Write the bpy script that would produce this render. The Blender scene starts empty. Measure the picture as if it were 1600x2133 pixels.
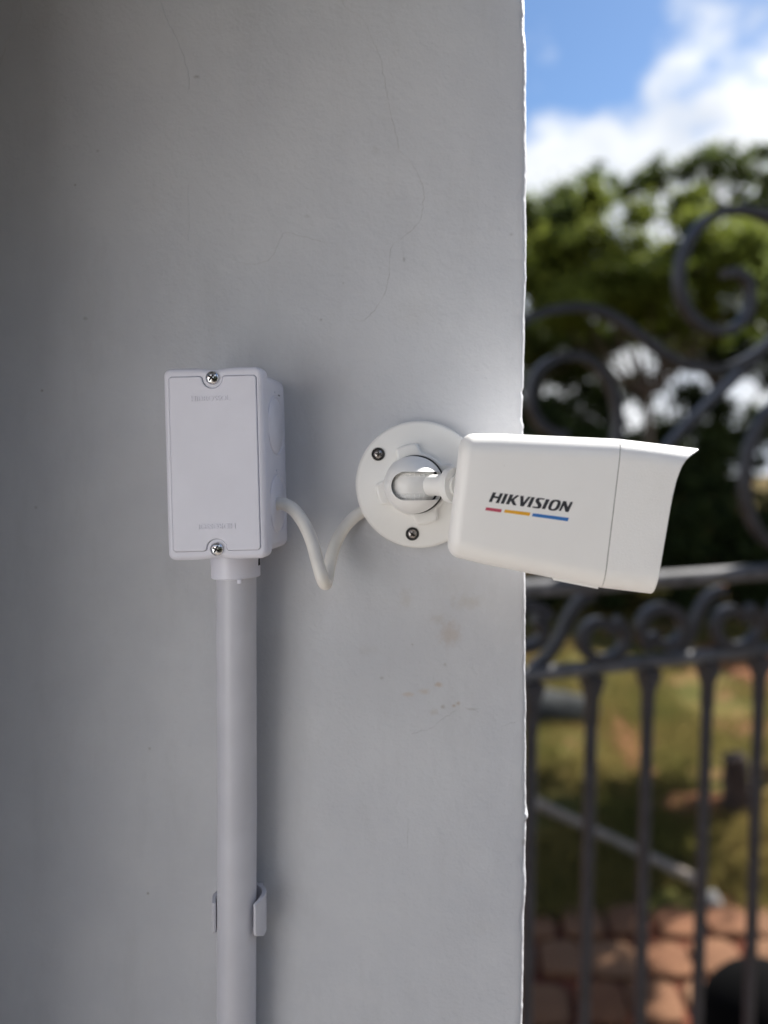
import bpy, bmesh, math, random
from mathutils import Vector, Matrix, noise
from mathutils.geometry import tessellate_polygon
R = math.radians
scene = bpy.context.scene
COL = scene.collection
random.seed(7)

# ------------------------------------------------------------------ camera
F = 1600.0            # focal length in photo pixels
VX, VY = 1000.0, 985.0
D = 0.472             # lens to wall
HC = 2.20             # lens height above ground
cam_d = bpy.data.cameras.new('camera')
cam = bpy.data.objects.new('camera', cam_d); COL.objects.link(cam)
cam.location = (0, -D, HC); cam.rotation_euler = (R(90), 0, 0)
cam_d.sensor_fit = 'HORIZONTAL'; cam_d.sensor_width = 36; cam_d.lens = 36
cam_d.shift_x = (800 - VX) / 1600; cam_d.shift_y = -(1066.5 - VY) / 1600
cam_d.clip_start = 0.02; cam_d.clip_end = 3000
cam_d.dof.use_dof = True; cam_d.dof.focus_distance = 0.428; cam_d.dof.aperture_fstop = 4.2
scene.camera = cam

# ------------------------------------------------------------------ sky and sun
SUN = Vector((0.54, 0.44, 0.71)).normalized()
world = bpy.data.worlds.new('World'); scene.world = world; world.use_nodes = True
nt = world.node_tree; N = nt.nodes; L = nt.links
for n in list(N): N.remove(n)
def nn(t, **k):
    n = N.new(t)
    for a, b in k.items(): setattr(n, a, b)
    return n
def wmath(op, a, b=None, c=None, clamp=False):
    n = nn('ShaderNodeMath', operation=op, use_clamp=clamp)
    for i, v in enumerate((a, b, c)):
        if v is None: continue
        if isinstance(v, (int, float)): n.inputs[i].default_value = v
        else: L.new(v, n.inputs[i])
    return n.outputs[0]
out = nn('ShaderNodeOutputWorld'); bg = nn('ShaderNodeBackground')
sky = nn('ShaderNodeTexSky', sky_type='NISHITA', sun_disc=False)
sky.sun_elevation = math.asin(SUN.z); sky.sun_rotation = math.atan2(SUN.x, SUN.y)
sky.air_density = 1.0; sky.dust_density = 0.3; sky.ozone_density = 3.0
tc = nn('ShaderNodeTexCoord'); sep = nn('ShaderNodeSeparateXYZ'); L.new(tc.outputs['Generated'], sep.inputs[0])
n1 = nn('ShaderNodeTexNoise', noise_dimensions='4D'); n1.inputs['W'].default_value = 0.63
n1.inputs['Scale'].default_value = 2.6; n1.inputs['Detail'].default_value = 7; n1.inputs['Roughness'].default_value = 0.55
mp = nn('ShaderNodeMapping'); mp.inputs['Scale'].default_value = (1, 1, 1.5); mp.inputs['Location'].default_value = (0, 0, -0.10)
L.new(tc.outputs['Generated'], mp.inputs[0]); L.new(mp.outputs[0], n1.inputs['Vector'])
# clouds bank up towards the horizon
bank = wmath('MULTIPLY', wmath('SUBTRACT', 0.60, wmath('ABSOLUTE', sep.outputs[2])), 0.42)
dens = wmath('ADD', n1.outputs['Fac'], bank)
ramp = nn('ShaderNodeMapRange', interpolation_type='SMOOTHSTEP'); ramp.inputs[1].default_value = 0.50; ramp.inputs[2].default_value = 0.585
L.new(dens, ramp.inputs[0])
n2 = nn('ShaderNodeTexNoise'); n2.inputs['Scale'].default_value = 5.5; n2.inputs['Detail'].default_value = 4
L.new(mp.outputs[0], n2.inputs['Vector'])
cr = nn('ShaderNodeMix', data_type='RGBA'); cr.inputs[6].default_value = (3.3, 3.6, 4.1, 1); cr.inputs[7].default_value = (5.2, 5.3, 5.4, 1)
r2 = nn('ShaderNodeMapRange'); r2.inputs[1].default_value = 0.35; r2.inputs[2].default_value = 0.62
L.new(n2.outputs['Fac'], r2.inputs[0]); L.new(r2.outputs[0], cr.inputs[0])
mx = nn('ShaderNodeMix', data_type='RGBA'); L.new(ramp.outputs[0], mx.inputs[0]); hs = nn('ShaderNodeHueSaturation'); hs.inputs['Saturation'].default_value = 1.08; hs.inputs['Value'].default_value = 0.70; L.new(sky.outputs[0], hs.inputs['Color']); L.new(hs.outputs[0], mx.inputs[6]); L.new(cr.outputs[2], mx.inputs[7])
L.new(mx.outputs[2], bg.inputs[0]); bg.inputs[1].default_value = 0.06
L.new(bg.outputs[0], out.inputs[0])

sl = bpy.data.lights.new('sun', 'SUN'); sl.energy = 4.0; sl.angle = R(0.53); sl.color = (1.0, 0.96, 0.90)
so = bpy.data.objects.new('sun', sl); COL.objects.link(so); so.rotation_euler = SUN.to_track_quat('Z', 'Y').to_euler(); so.location = (4, 4, 8)

vs = scene.view_settings; vs.view_transform = 'Standard'; vs.look = 'None'; vs.gamma = 1; vs.exposure = 1.86; vs.use_curve_mapping = False
scene.render.engine = 'CYCLES'; scene.cycles.use_denoising = True; scene.cycles.max_bounces = 10; scene.cycles.diffuse_bounces = 6

# ------------------------------------------------------------------ helpers
def P(px, py, d):
    """photo pixel at distance d from the lens plane -> world point"""
    return Vector(((px - VX) * d / F, d - D, HC + (VY - py) * d / F))
MATS = {}
class NB:
    def __init__(s, name):
        s.m = bpy.data.materials.new(name); s.m.use_nodes = True; s.t = s.m.node_tree
        s.b = s.t.nodes['Principled BSDF']; MATS[name] = s.m; s._obj = None
    def node(s, t, **k):
        n = s.t.nodes.new(t)
        for a, b in k.items(): setattr(n, a, b)
        return n
    def link(s, a, b): s.t.links.new(a, b)
    def obj(s):
        if s._obj is None: s._obj = s.node('ShaderNodeTexCoord').outputs['Object']
        return s._obj
    def noise(s, scale, detail=3, rough=0.5, vec=None, stretch=None):
        n = s.node('ShaderNodeTexNoise'); n.inputs['Scale'].default_value = scale
        n.inputs['Detail'].default_value = detail; n.inputs['Roughness'].default_value = rough
        v = vec or s.obj()
        if stretch:
            mp = s.node('ShaderNodeMapping'); mp.inputs['Scale'].default_value = stretch; s.link(v, mp.inputs[0]); v = mp.outputs[0]
        s.link(v, n.inputs['Vector']); return n.outputs['Fac']
    def rng(s, v, a, b, c=0, d=1, smooth=True):
        n = s.node('ShaderNodeMapRange'); n.interpolation_type = 'SMOOTHSTEP' if smooth else 'LINEAR'
        for i, x in enumerate((a, b, c, d)): n.inputs[i + 1].default_value = x
        s.link(v, n.inputs[0]); return n.outputs[0]
    def mix(s, f, a, b):
        n = s.node('ShaderNodeMix', data_type='RGBA')
        for i, v in ((0, f), (6, a), (7, b)):
            if isinstance(v, (int, float)): n.inputs[i].default_value = v
            elif isinstance(v, tuple): n.inputs[i].default_value = (*v[:3], 1)
            else: s.link(v, n.inputs[i])
        return n.outputs[2]
    def math(s, op, a, b=None, clamp=False):
        n = s.node('ShaderNodeMath', operation=op, use_clamp=clamp)
        for i, v in enumerate((a, b)):
            if v is None: continue
            if isinstance(v, (int, float)): n.inputs[i].default_value = v
            else: s.link(v, n.inputs[i])
        return n.outputs[0]
    def color(s, c):
        if isinstance(c, tuple): s.b.inputs['Base Color'].default_value = (*c[:3], 1)
        else: s.link(c, s.b.inputs['Base Color'])
    def rough(s, v):
        if isinstance(v, (int, float)): s.b.inputs['Roughness'].default_value = v
        else: s.link(v, s.b.inputs['Roughness'])
    def bump(s, h, strength=0.3, dist=0.001):
        n = s.node('ShaderNodeBump'); n.inputs['Strength'].default_value = strength; n.inputs['Distance'].default_value = dist
        s.link(h, n.inputs['Height']); s.link(n.outputs[0], s.b.inputs['Normal'])

def simple(name, c, rough=0.5, metal=0.0, spec=None, var=0.06, scale=60, bump=0.0, bscale=900, bdist=0.0004, speck=0.0):
    m = NB(name)
    lo = tuple(x * (1 - var) for x in c); hi = tuple(min(1, x * (1 + var)) for x in c)
    c_ = m.mix(m.rng(m.noise(scale, 4), .3, .7), lo, hi)
    if speck:
        vo = m.node('ShaderNodeTexVoronoi'); vo.inputs['Scale'].default_value = speck; m.link(m.obj(), vo.inputs['Vector'])
        c_ = m.mix(m.math('MULTIPLY', m.rng(vo.outputs['Distance'], .075, .03), m.rng(m.noise(speck * .8, 2), .60, .66)), c_, tuple(x * .42 for x in c))
        c_ = m.mix(m.math('MULTIPLY', m.rng(m.noise(22, 6, .75), .52, .75), .10), c_, tuple(x * y for x, y in zip(c, (.72, .68, .60))))
    m.color(c_); m.rough(rough); m.b.inputs['Metallic'].default_value = metal
    if spec is not None: m.b.inputs['Specular IOR Level'].default_value = spec
    if bump: m.bump(m.noise(bscale, 3), bump, bdist)
    return m.m

def tag(o, label=None, cat=None, group=None, kind=None):
    if label: o['label'] = label
    if cat: o['category'] = cat
    if group: o['group'] = group
    if kind: o['kind'] = kind
    return o
def empty(name, loc=(0, 0, 0), rot=(0, 0, 0)):
    o = bpy.data.objects.new(name, None); COL.objects.link(o); o.location = loc; o.rotation_euler = rot; o.empty_display_size = .05
    return o
def mesh(name, verts, faces, mat, parent=None, smooth=40):
    me = bpy.data.meshes.new(name); me.from_pydata([tuple(v) for v in verts], [], faces); me.update()
    bm = bmesh.new(); bm.from_mesh(me); bmesh.ops.recalc_face_normals(bm, faces=bm.faces); bm.to_mesh(me); bm.free()
    return link(name, me, mat, parent, smooth)
def link(name, me, mat, parent=None, smooth=40):
    if smooth:
        me.polygons.foreach_set('use_smooth', [True] * len(me.polygons)); me.set_sharp_from_angle(angle=R(smooth))
    me.materials.clear(); me.materials.append(MATS[mat] if isinstance(mat, str) else mat)
    o = bpy.data.objects.new(name, me); COL.objects.link(o)
    if parent: o.parent = parent
    return o
def from_bm(name, bm, mat, parent=None, smooth=40):
    me = bpy.data.meshes.new(name); bmesh.ops.recalc_face_normals(bm, faces=bm.faces); bm.to_mesh(me); bm.free()
    return link(name, me, mat, parent, smooth)
def prism(name, outline, y0, y1, mat, parent=None, bevel=0.0, segs=3, smooth=40, allbev=False, xf=None):
    """outline in (x,z); y0 = front (towards viewer), y1 = back; front rim bevelled"""
    bm = bmesh.new()
    a = [bm.verts.new((x, y0, z)) for x, z in outline]; b = [bm.verts.new((x, y1, z)) for x, z in outline]
    n = len(a); bm.faces.new(a); bm.faces.new(b[::-1])
    for i in range(n): bm.faces.new((a[i], b[i], b[(i + 1) % n], a[(i + 1) % n]))
    bmesh.ops.recalc_face_normals(bm, faces=bm.faces)
    if bevel:
        es = [e for e in bm.edges if (e.verts[0] in a and e.verts[1] in a) or (allbev and e.verts[0] in b and e.verts[1] in b)]
        bmesh.ops.bevel(bm, geom=es, offset=bevel, segments=segs, profile=.5, affect='EDGES', clamp_overlap=True)
    if xf: bmesh.ops.transform(bm, matrix=xf, verts=bm.verts)
    o = from_bm(name, bm, mat, parent, smooth)
    for p in o.data.polygons:
        if len(p.vertices) >= n: p.use_smooth = False
    return o
def box(name, c, s, mat, parent=None, bevel=0.0, rot=None):
    bm = bmesh.new(); bmesh.ops.create_cube(bm, size=1)
    bmesh.ops.scale(bm, vec=s, verts=bm.verts)
    if bevel: bmesh.ops.bevel(bm, geom=bm.edges[:], offset=bevel, segments=2, profile=.5, affect='EDGES')
    if rot: bmesh.ops.rotate(bm, matrix=rot, verts=bm.verts)
    bmesh.ops.translate(bm, vec=c, verts=bm.verts)
    return from_bm(name, bm, mat, parent)
def rrect(w, h, r, seg=6, cx=0, cz=0):
    pts = []
    for sx, sz, a0 in ((1, 1, 0), (-1, 1, 90), (-1, -1, 180), (1, -1, 270)):
        for k in range(seg + 1):
            a = R(a0 + 90 * k / seg); pts.append((cx + sx * (w / 2 - r) + r * math.cos(a), cz + sz * (h / 2 - r) + r * math.sin(a)))
    return pts
def circle(r, n=40, cx=0, cz=0): return [(cx + r * math.cos(2 * math.pi * k / n), cz + r * math.sin(2 * math.pi * k / n)) for k in range(n)]
def catmull(pts, n=8, closed=False):
    pts = [Vector(p) for p in pts]; outp = []
    m = len(pts)
    for i in range(m - 1):
        p0 = pts[max(i - 1, 0)]; p1 = pts[i]; p2 = pts[i + 1]; p3 = pts[min(i + 2, m - 1)]
        for k in range(n):
            t = k / n
            outp.append(.5 * ((2 * p1) + (p2 - p0) * t + (2 * p0 - 5 * p1 + 4 * p2 - p3) * t * t + (3 * p1 - p0 - 3 * p2 + p3) * t ** 3))
    outp.append(pts[-1]); return outp
def tube_data(path, rad, n=16, square=False, up=Vector((0, 1, 0)), cap=True):
    V = []; Fc = []
    prev = None; m = len(path)
    for i, p in enumerate(path):
        t = (path[min(i + 1, m - 1)] - path[max(i - 1, 0)]).normalized()
        if prev is None:
            u = (up - t * up.dot(t)).normalized() if abs(up.dot(t)) < .98 else t.orthogonal().normalized()
        else:
            u = (prev - t * prev.dot(t)).normalized()
        prev = u; w = t.cross(u); r = rad(i / (m - 1)) if callable(rad) else rad
        if square:
            a, b = (r if isinstance(r, tuple) else (r, r))
            for s, q in ((1, 1), (-1, 1), (-1, -1), (1, -1)): V.append(p + u * s * a + w * q * b)
        else:
            for k in range(n):
                an = 2 * math.pi * k / n; V.append(p + u * math.cos(an) * r + w * math.sin(an) * r)
    if square: n = 4
    for i in range(m - 1):
        for k in range(n): Fc.append((i * n + k, i * n + (k + 1) % n, (i + 1) * n + (k + 1) % n, (i + 1) * n + k))
    if cap: Fc.append(tuple(range(n))[::-1]); Fc.append(tuple((m - 1) * n + k for k in range(n)))
    return V, Fc
def tube(name, path, rad, mat, parent=None, n=16, square=False, up=Vector((0, 1, 0)), smooth=40):
    V, Fc = tube_data([Vector(p) for p in path], rad, n, square, up); return mesh(name, V, Fc, mat, parent, smooth)
def lathe(name, prof, mat, parent=None, n=48, xf=None, smooth=40):
    """prof: (radius, y) revolved about the y axis"""
    V = []; Fc = []
    for r, y in prof:
        for k in range(n):
            a = 2 * math.pi * k / n; V.append(Vector((r * math.cos(a), y, r * math.sin(a))))
    for i in range(len(prof) - 1):
        for k in range(n): Fc.append((i * n + k, i * n + (k + 1) % n, (i + 1) * n + (k + 1) % n, (i + 1) * n + k))
    if prof[0][0] > 1e-6: Fc.append(tuple(range(n)))
    if prof[-1][0] > 1e-6: Fc.append(tuple((len(prof) - 1) * n + k for k in range(n)))
    if xf: V = [xf @ v for v in V]
    o = mesh(name, V, Fc, mat, parent, smooth)
    bm = bmesh.new(); bm.from_mesh(o.data); bmesh.ops.remove_doubles(bm, verts=bm.verts, dist=1e-6); bm.to_mesh(o.data); bm.free()
    o.data.polygons.foreach_set('use_smooth', [True] * len(o.data.polygons)); o.data.set_sharp_from_angle(angle=R(smooth))
    return o
def boolean(o, cutters):
    for c in cutters:
        md = o.modifiers.new('cut', 'BOOLEAN'); md.operation = 'DIFFERENCE'; md.object = c; md.solver = 'EXACT'
    dg = bpy.context.evaluated_depsgraph_get(); dg.update()
    me = bpy.data.meshes.new_from_object(o.evaluated_get(dg)); o.modifiers.clear(); o.data = me
    for c in cutters: bpy.data.objects.remove(c, do_unlink=True)
    me.polygons.foreach_set('use_smooth', [True] * len(me.polygons)); me.set_sharp_from_angle(angle=R(35))

# ------------------------------------------------------------------ materials
def wall_material():
    m = NB('wall_paint')
    base = m.mix(m.rng(m.noise(9, 5, .6), .3, .7), (.488, .504, .543), (.546, .560, .592))
    base = m.mix(m.math('MULTIPLY', m.rng(m.noise(14, 6, .7, stretch=(2.2, 1, .55)), .48, .72), .5), base, (.458, .470, .497))
    # dirt and rust smudges, each at its own place on the wall (object metres)
    stains = [(938, 1320, 26, 30, (.36, .25, .16), .75), (915, 1290, 22, 14, (.34, .27, .19), .45), (975, 1255, 40, 18, (.35, .29, .2), .5),
              (845, 1245, 16, 26, (.36, .3, .23), .45), (851, 1447, 14, 6, (.42, .27, .14), .75), (883, 1441, 13, 7, (.42, .29, .16), .7),
              (914, 1427, 10, 6, (.40, .24, .10), .9), (955, 1466, 6, 5, (.30, .17, .06), 1), (946, 1471, 5, 4, (.30, .17, .06), 1), (922, 1473, 5, 5, (.24, .2, .15), .9),
              (904, 1484, 10, 9, (.35, .26, .17), .6), (927, 1385, 4, 4, (.22, .19, .15), .8), (795, 1412, 5, 4, (.2, .19, .17), .8), (765, 1355, 26, 12, (.33, .31, .28), .3),
              (862, 655, 50, 40, (.45, .43, .39), .22), (650, 1560, 40, 34, (.45, .45, .45), .14), (410, 160, 8, 4, (.12, .11, .1), .9), (842, 541, 3, 5, (.1, .1, .1), .9),
              (669, 666, 4, 4, (.1, .1, .1), .8), (203, 314, 4, 3, (.1, .1, .1), .8), (177, 663, 6, 4, (.15, .14, .13), .8), (1065, 488, 5, 4, (.14, .13, .12), .7), (75, 1057, 4, 4, (.14, .13, .12), .7),
              (638, 449, 8, 4, (.3, .3, .29), .6), (783, 313, 12, 12, (.36, .36, .35), .5), (985, 1478, 14, 3, (.2, .19, .17), .7), (1092, 1755, 7, 9, (.2, .18, .15), .8),
              (945, 1210, 60, 40, (.42, .38, .32), .2), (1000, 1930, 50, 20, (.42, .40, .36), .16)]
    wob = m.noise(260, 5, .75)
    c = base
    sp = m.node('ShaderNodeSeparateXYZ'); m.link(m.obj(), sp.inputs[0])
    for px, py, rx, rz, colr, a in stains:
        x0 = (px - VX) * D / F; z0 = HC + (VY - py) * D / F
        dx = m.math('DIVIDE', m.math('SUBTRACT', sp.outputs[0], x0), rx * D / F)
        dz = m.math('DIVIDE', m.math('SUBTRACT', sp.outputs[2], z0), rz * D / F)
        dd = m.math('SQRT', m.math('ADD', m.math('MULTIPLY', dx, dx), m.math('MULTIPLY', dz, dz)))
        dd = m.math('ADD', dd, m.math('MULTIPLY', m.math('SUBTRACT', wob, .5), 2.2))
        c = m.mix(m.rng(dd, 1.25, .0, 0, a * .44), c, colr)
    vor = m.node('ShaderNodeTexVoronoi'); vor.inputs['Scale'].default_value = 42; m.link(m.obj(), vor.inputs['Vector'])
    speck = m.math('MULTIPLY', m.rng(vor.outputs['Distance'], .05, .02), m.rng(m.noise(23, 2), .56, .6))
    c = m.mix(m.math('MULTIPLY', speck, .6), c, (.2, .19, .17))
    m.color(c); m.rough(m.rng(m.noise(30, 3), .3, .7, .42, .56)); m.b.inputs['Specular IOR Level'].default_value = .45
    h = m.math('ADD', m.math('MULTIPLY', m.noise(420, 4, .6), .5), m.math('MULTIPLY', m.noise(90, 4, .6), 1.2))
    m.bump(h, .5, .0011)
wall_material()
simple('shading_coping_dark', (.16, .165, .17), .85, var=.25, scale=12)  # dark tone chosen so the added eave dims the upper left
simple('crack_paint', (.47, .475, .49), .6, var=.2, scale=80)
simple('render_edge', (.80, .80, .79), .6, var=.1, scale=200)
simple('box_plastic', (.705, .71, .795), .30, speck=70, var=.02, scale=40, bump=.05, bscale=300)
simple('pipe_plastic', (.565, .57, .625), .36, speck=75, var=.05, scale=25, bump=.05, bscale=200)
simple('cable_plastic', (.74, .72, .68), .42, var=.06, scale=60)
simple('cam_white', (.82, .81, .79), .38, speck=95, var=.012, scale=30, bump=.10, bscale=1500, bdist=.0002)
simple('hood_white', (.82, .81, .79), .48, speck=80, var=.015, scale=30, bump=.40, bscale=1300, bdist=.0004)
simple('mount_white', (.80, .80, .785), .40, speck=110, var=.012, scale=30, bump=.08, bscale=1200, bdist=.0002)
simple('gloss_white', (.82, .82, .81), .34, var=.01, scale=30)
simple('ball_white', (.74, .74, .73), .22, var=.01, scale=30)
simple('chrome', (.62, .63, .65), .16, 1.0, var=.12, scale=300)
simple('steel_dark', (.34, .32, .31), .26, 1.0, var=.2, scale=300)
simple('dark_gap', (.012, .012, .012), .7)  # near-black paints the shade inside seams, slots and screw recesses
simple('print_black', (.022, .023, .03), .45, var=.03); simple('print_red', (.50, .065, .115), .45, var=.03)
simple('print_yellow', (.76, .38, .015), .45, var=.03); simple('print_blue', (.028, .16, .46), .45, var=.03)
simple('lens_black', (.01, .01, .012), .08); simple('black_plastic', (.0018, .0018, .002), .9, spec=.04, var=.2, scale=20)
simple('rail_sunlit_grey', (.075, .075, .08), .6, spec=.2, var=.3, scale=25)  # lighter than the bars: sun glint on the rails put into the colour
simple('iron_paint', (.016, .017, .023), .48, spec=.35, var=.25, scale=30, bump=.2, bscale=160, bdist=.001)
simple('grey_pipe', (.22, .185, .155), .8, spec=.15, var=.15, scale=9)
simple('stone_pale', (.3, .28, .25), .9, spec=.1, var=.2, scale=20)
simple('facade_paint', (.78, .79, .80), .8, var=.03, scale=1.5)  # pale front of the added building, kept neutral for its bounced light
simple('roof_tile', (.35, .14, .08), .8, var=.3, scale=3); simple('door_wood', (.12, .06, .03), .5, var=.2, scale=6); simple('window_glass', (.03, .04, .05), .05)
simple('bark', (.075, .055, .042), .9, var=.4, scale=14, bump=.8, bscale=30, bdist=.02)
simple('stump_wood', (.030, .018, .014), .9, var=.5, scale=14, bump=.8, bscale=40, bdist=.01)

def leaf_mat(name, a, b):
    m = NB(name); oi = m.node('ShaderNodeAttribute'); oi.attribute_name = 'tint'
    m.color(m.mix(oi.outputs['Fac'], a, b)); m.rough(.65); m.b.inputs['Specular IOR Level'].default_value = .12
    m.b.inputs['Transmission Weight'].default_value = 0
    tr = m.node('ShaderNodeBsdfTranslucent'); m.link(m.mix(oi.outputs['Fac'], tuple(x * 1.6 for x in a), tuple(x * 1.7 for x in b)), tr.inputs[0])
    ms = m.node('ShaderNodeMixShader'); ms.inputs[0].default_value = .35
    m.link(m.b.outputs[0], ms.inputs[1]); m.link(tr.outputs[0], ms.inputs[2]); m.link(ms.outputs[0], m.t.nodes['Material Output'].inputs[0])
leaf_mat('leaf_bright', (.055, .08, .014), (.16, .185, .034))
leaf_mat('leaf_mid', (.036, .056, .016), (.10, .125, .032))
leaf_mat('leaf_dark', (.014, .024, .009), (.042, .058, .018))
leaf_mat('grass_blade', (.070, .074, .020), (.15, .115, .040))

def ground_material():
    m = NB('lawn_soil')
    g = m.mix(m.rng(m.noise(1.7, 5, .6), .35, .65), (.055, .055, .015), (.10, .078, .026))
    soil = m.mix(m.noise(6, 4), (.11, .052, .026), (.18, .09, .05))
    m.color(m.mix(m.rng(m.noise(.9, 5, .65), .50, .60), g, soil)); m.rough(.95); m.b.inputs['Specular IOR Level'].default_value = .04; m.bump(m.noise(25, 5, .7), .6, .03)
ground_material()
def stone_material(name, c1, c2, c3, c4):
    m = NB(name)
    oi = m.node('ShaderNodeObjectInfo'); v = m.node('ShaderNodeAttribute'); v.attribute_name = 'tint'
    a = m.mix(m.noise(7, 5, .65), c1, c2)
    b = m.mix(m.noise(9, 5, .65), c3, c4)
    f = m.math('FRACT', m.math('ADD', oi.outputs['Random'], v.outputs['Fac']))
    m.color(m.mix(f, a, b)); m.rough(.85); m.b.inputs['Specular IOR Level'].default_value = .15; m.bump(m.noise(45, 5, .7), .6, .008)
stone_material('paver_stone', (.08, .030, .015), (.15, .070, .034), (.105, .052, .028), (.17, .097, .053))
stone_material('paver_bounce_grey', (.20, .185, .165), (.30, .28, .25), (.24, .225, .205), (.34, .32, .29))  # unseen near paving coloured grey to keep its bounced light neutral
simple('joint_soil', (.085, .030, .018), .95, spec=.05, var=.35, scale=12, bump=.6, bscale=60, bdist=.01)

# ------------------------------------------------------------------ ground
def sheet(name, x0, x1, y0, y1, z, mat, nx=1, ny=1, amp=0.0, freq=.5):
    V = []; Fc = []
    for j in range(ny + 1):
        for i in range(nx + 1):
            x = x0 + (x1 - x0) * i / nx; y = y0 + (y1 - y0) * j / ny
            V.append((x, y, z + (amp * noise.noise((x * freq, y * freq, 3.3)) if amp else 0)))
    for j in range(ny):
        for i in range(nx): a = j * (nx + 1) + i; Fc.append((a, a + 1, a + nx + 2, a + nx + 1))
    return mesh(name, V, Fc, mat)
def ground_z(x, y):
    if y < 3.3: return 0.0
    t = min(1, (y - 3.3) / 1.2)
    return t * (.05 * noise.noise((x * .7, y * .7, 1.3)) + .035) + .018 * max(0, y - 6)
V = []; Fc = []
xs = [-400, -60, -20, -8] + [-2 + .25 * i for i in range(57)] + [20, 60, 400]
ys = [-400, -60, -20, -8, 0, 3.2] + [3.3 + .25 * i for i in range(60)] + [22, 40, 90, 600]
for y in ys:
    for x in xs: V.append((x, y, ground_z(x, min(y, 20))))
for j in range(len(ys) - 1):
    for i in range(len(xs) - 1): a = j * len(xs) + i; Fc.append((a, a + 1, a + len(xs) + 1, a + len(xs)))
tag(mesh('ground', V, Fc, 'lawn_soil'), kind='structure')
pav = tag(sheet('pavement', -9, 9, -9, 3.32, .006, 'joint_soil'), kind='structure')
def stone_verts(cx, cy, w, h, rnd):
    o = []
    n = 13
    for k in range(n):
        a = 2 * math.pi * (k + .2) / n
        ca, sa = math.cos(a), math.sin(a); q = 1 / max(abs(ca) ** 7 + abs(sa) ** 7, .01) ** (1 / 7)
        o.append((cx + ca * q * w * rnd.uniform(.91, 1.0), cy + sa * q * h * rnd.uniform(.91, 1.0)))
    return o
def stone_geo(o, z0, z1, rnd):
    cx = sum(p[0] for p in o) / len(o); cy = sum(p[1] for p in o) / len(o); n = len(o)
    V = [(x, y, z0) for x, y in o] + [(x, y, z1 - .004 + rnd.uniform(-.002, .002)) for x, y in o] + [(cx + (x - cx) * .94, cy + (y - cy) * .94, z1 + rnd.uniform(-.004, .004)) for x, y in o]
    Fc = []
    for i in range(n):
        j = (i + 1) % n; Fc += [(i, j, n + j, n + i), (n + i, n + j, 2 * n + j, 2 * n + i)]
    Fc.append(tuple(2 * n + i for i in range(n)))
    return V, Fc
rnd = random.Random(3)
SETS = {'paver_bounce_grey': ([], [], []), 'paver_stone': ([], [], [])}
sx, sy = .235, .285
row = 0; y = -7.0
while y < 3.3:
    x = -7.5 + (row % 2) * sx * .5
    while x < 7.5:
        w = sx * rnd.uniform(.42, .485); h = sy * rnd.uniform(.42, .485)
        cx = x + rnd.uniform(-.012, .012); cy = y + rnd.uniform(-.014, .014)
        o = stone_verts(cx, cy, w, h, rnd); z1 = .030 + rnd.uniform(-.006, .008)
        if not (-1.9 < cx < .06 and -.2 < cy < .5):
            if -.1 < cx < 3.0 and 1.9 < cy:
                v, f = stone_geo([(a - cx, b - cy) for a, b in o], 0.002, z1, rnd)
                ob = mesh('stone', v, f, 'paver_stone', pav, 30); ob.location = (cx, cy, 0)
            else:
                SV, SF, ST = SETS['paver_stone' if cy > 1.2 else 'paver_bounce_grey']; v, f = stone_geo(o, .002, z1, rnd); b0 = len(SV); SV += v; SF += [tuple(b0 + i for i in q) for q in f]; t = rnd.random(); ST += [t] * len(v)
        x += sx
    y += sy; row += 1
for mt, (SV, SF, ST) in SETS.items():
    so_ = mesh('paving_stones', SV, SF, mt, pav, 30); so_['kind'] = 'stuff'
    at = so_.data.attributes.new('tint', 'FLOAT', 'POINT'); at.data.foreach_set('value', ST)

# ------------------------------------------------------------------ wall
EDGE = [(0, 1093), (60, 1092), (90, 1097), (300, 1097), (520, 1097), (640, 1095), (760, 1092), (860, 1089), (900, 1091), (1200, 1095), (1500, 1096), (1700, 1097), (1850, 1095), (1950, 1092), (2133, 1089)]
def edge_x(z):
    py = VY - (z - HC) * F / D
    py = max(0, min(2133, py))
    for (a, b), (c, d) in zip(EDGE, EDGE[1:]):
        if a <= py <= c: e = b + (d - b) * (py - a) / (c - a); break
    w = noise.noise((0, 0, z * 45)) * .0006 + noise.noise((4, 0, z * 220)) * .00022 + max(0, noise.noise((9, 0, z * 120)) - .42) * .004 - max(0, noise.noise((13, 0, z * 90)) - .48) * .004
    return (e - VX) * D / F + w
def wall_y(x, z):
    return -(.0015 * noise.noise((x * 9, 0, z * 7)) + .00042 * noise.noise((x * 34, 5, z * 26)) + .00010 * noise.noise((x * 110, 8, z * 90)))
wall = empty('plastered_wall', (0, 0, 0))
tag(wall, 'grey painted plaster wall with hairline cracks carrying the box, conduit and camera', 'wall')
zs = [0, .6, 1.2, 1.6, 1.8] + [1.83 + .0016 * i for i in range(440)] + [2.56, 2.577]
xs = [-.40 + .004 * i for i in range(104)]   # to .012
V = []; Fc = []
tb = .25
ncol = None
for z in zs:
    e = edge_x(z); rr = .0038 + .0008 * noise.noise((2, 1, z * 90))
    rowp = []
    for x in xs: rowp.append((x, wall_y(x, z), z))
    for k in range(1, 4):
        x = xs[-1] + (e - rr - xs[-1]) * k / 4; rowp.append((x, wall_y(x, z), z))
    for k in range(7):
        a = R(90 * k / 6); rowp.append((e - rr + rr * math.sin(a), wall_y(e - rr, z) * (1 - k / 6) + rr - rr * math.cos(a) + .0003 * noise.noise((k * .4, 3, z * 300)), z))
    rowp.append((e - .001, .1, z)); rowp.append((e - .001, tb, z)); rowp.append((-.40, tb, z))
    ncol = len(rowp); V += rowp
for j in range(len(zs) - 1):
    for i in range(ncol - 1): a = j * ncol + i; Fc.append((a, a + 1, a + ncol + 1, a + ncol))
mesh('plaster', V, Fc, 'wall_paint', wall, 60)
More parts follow.
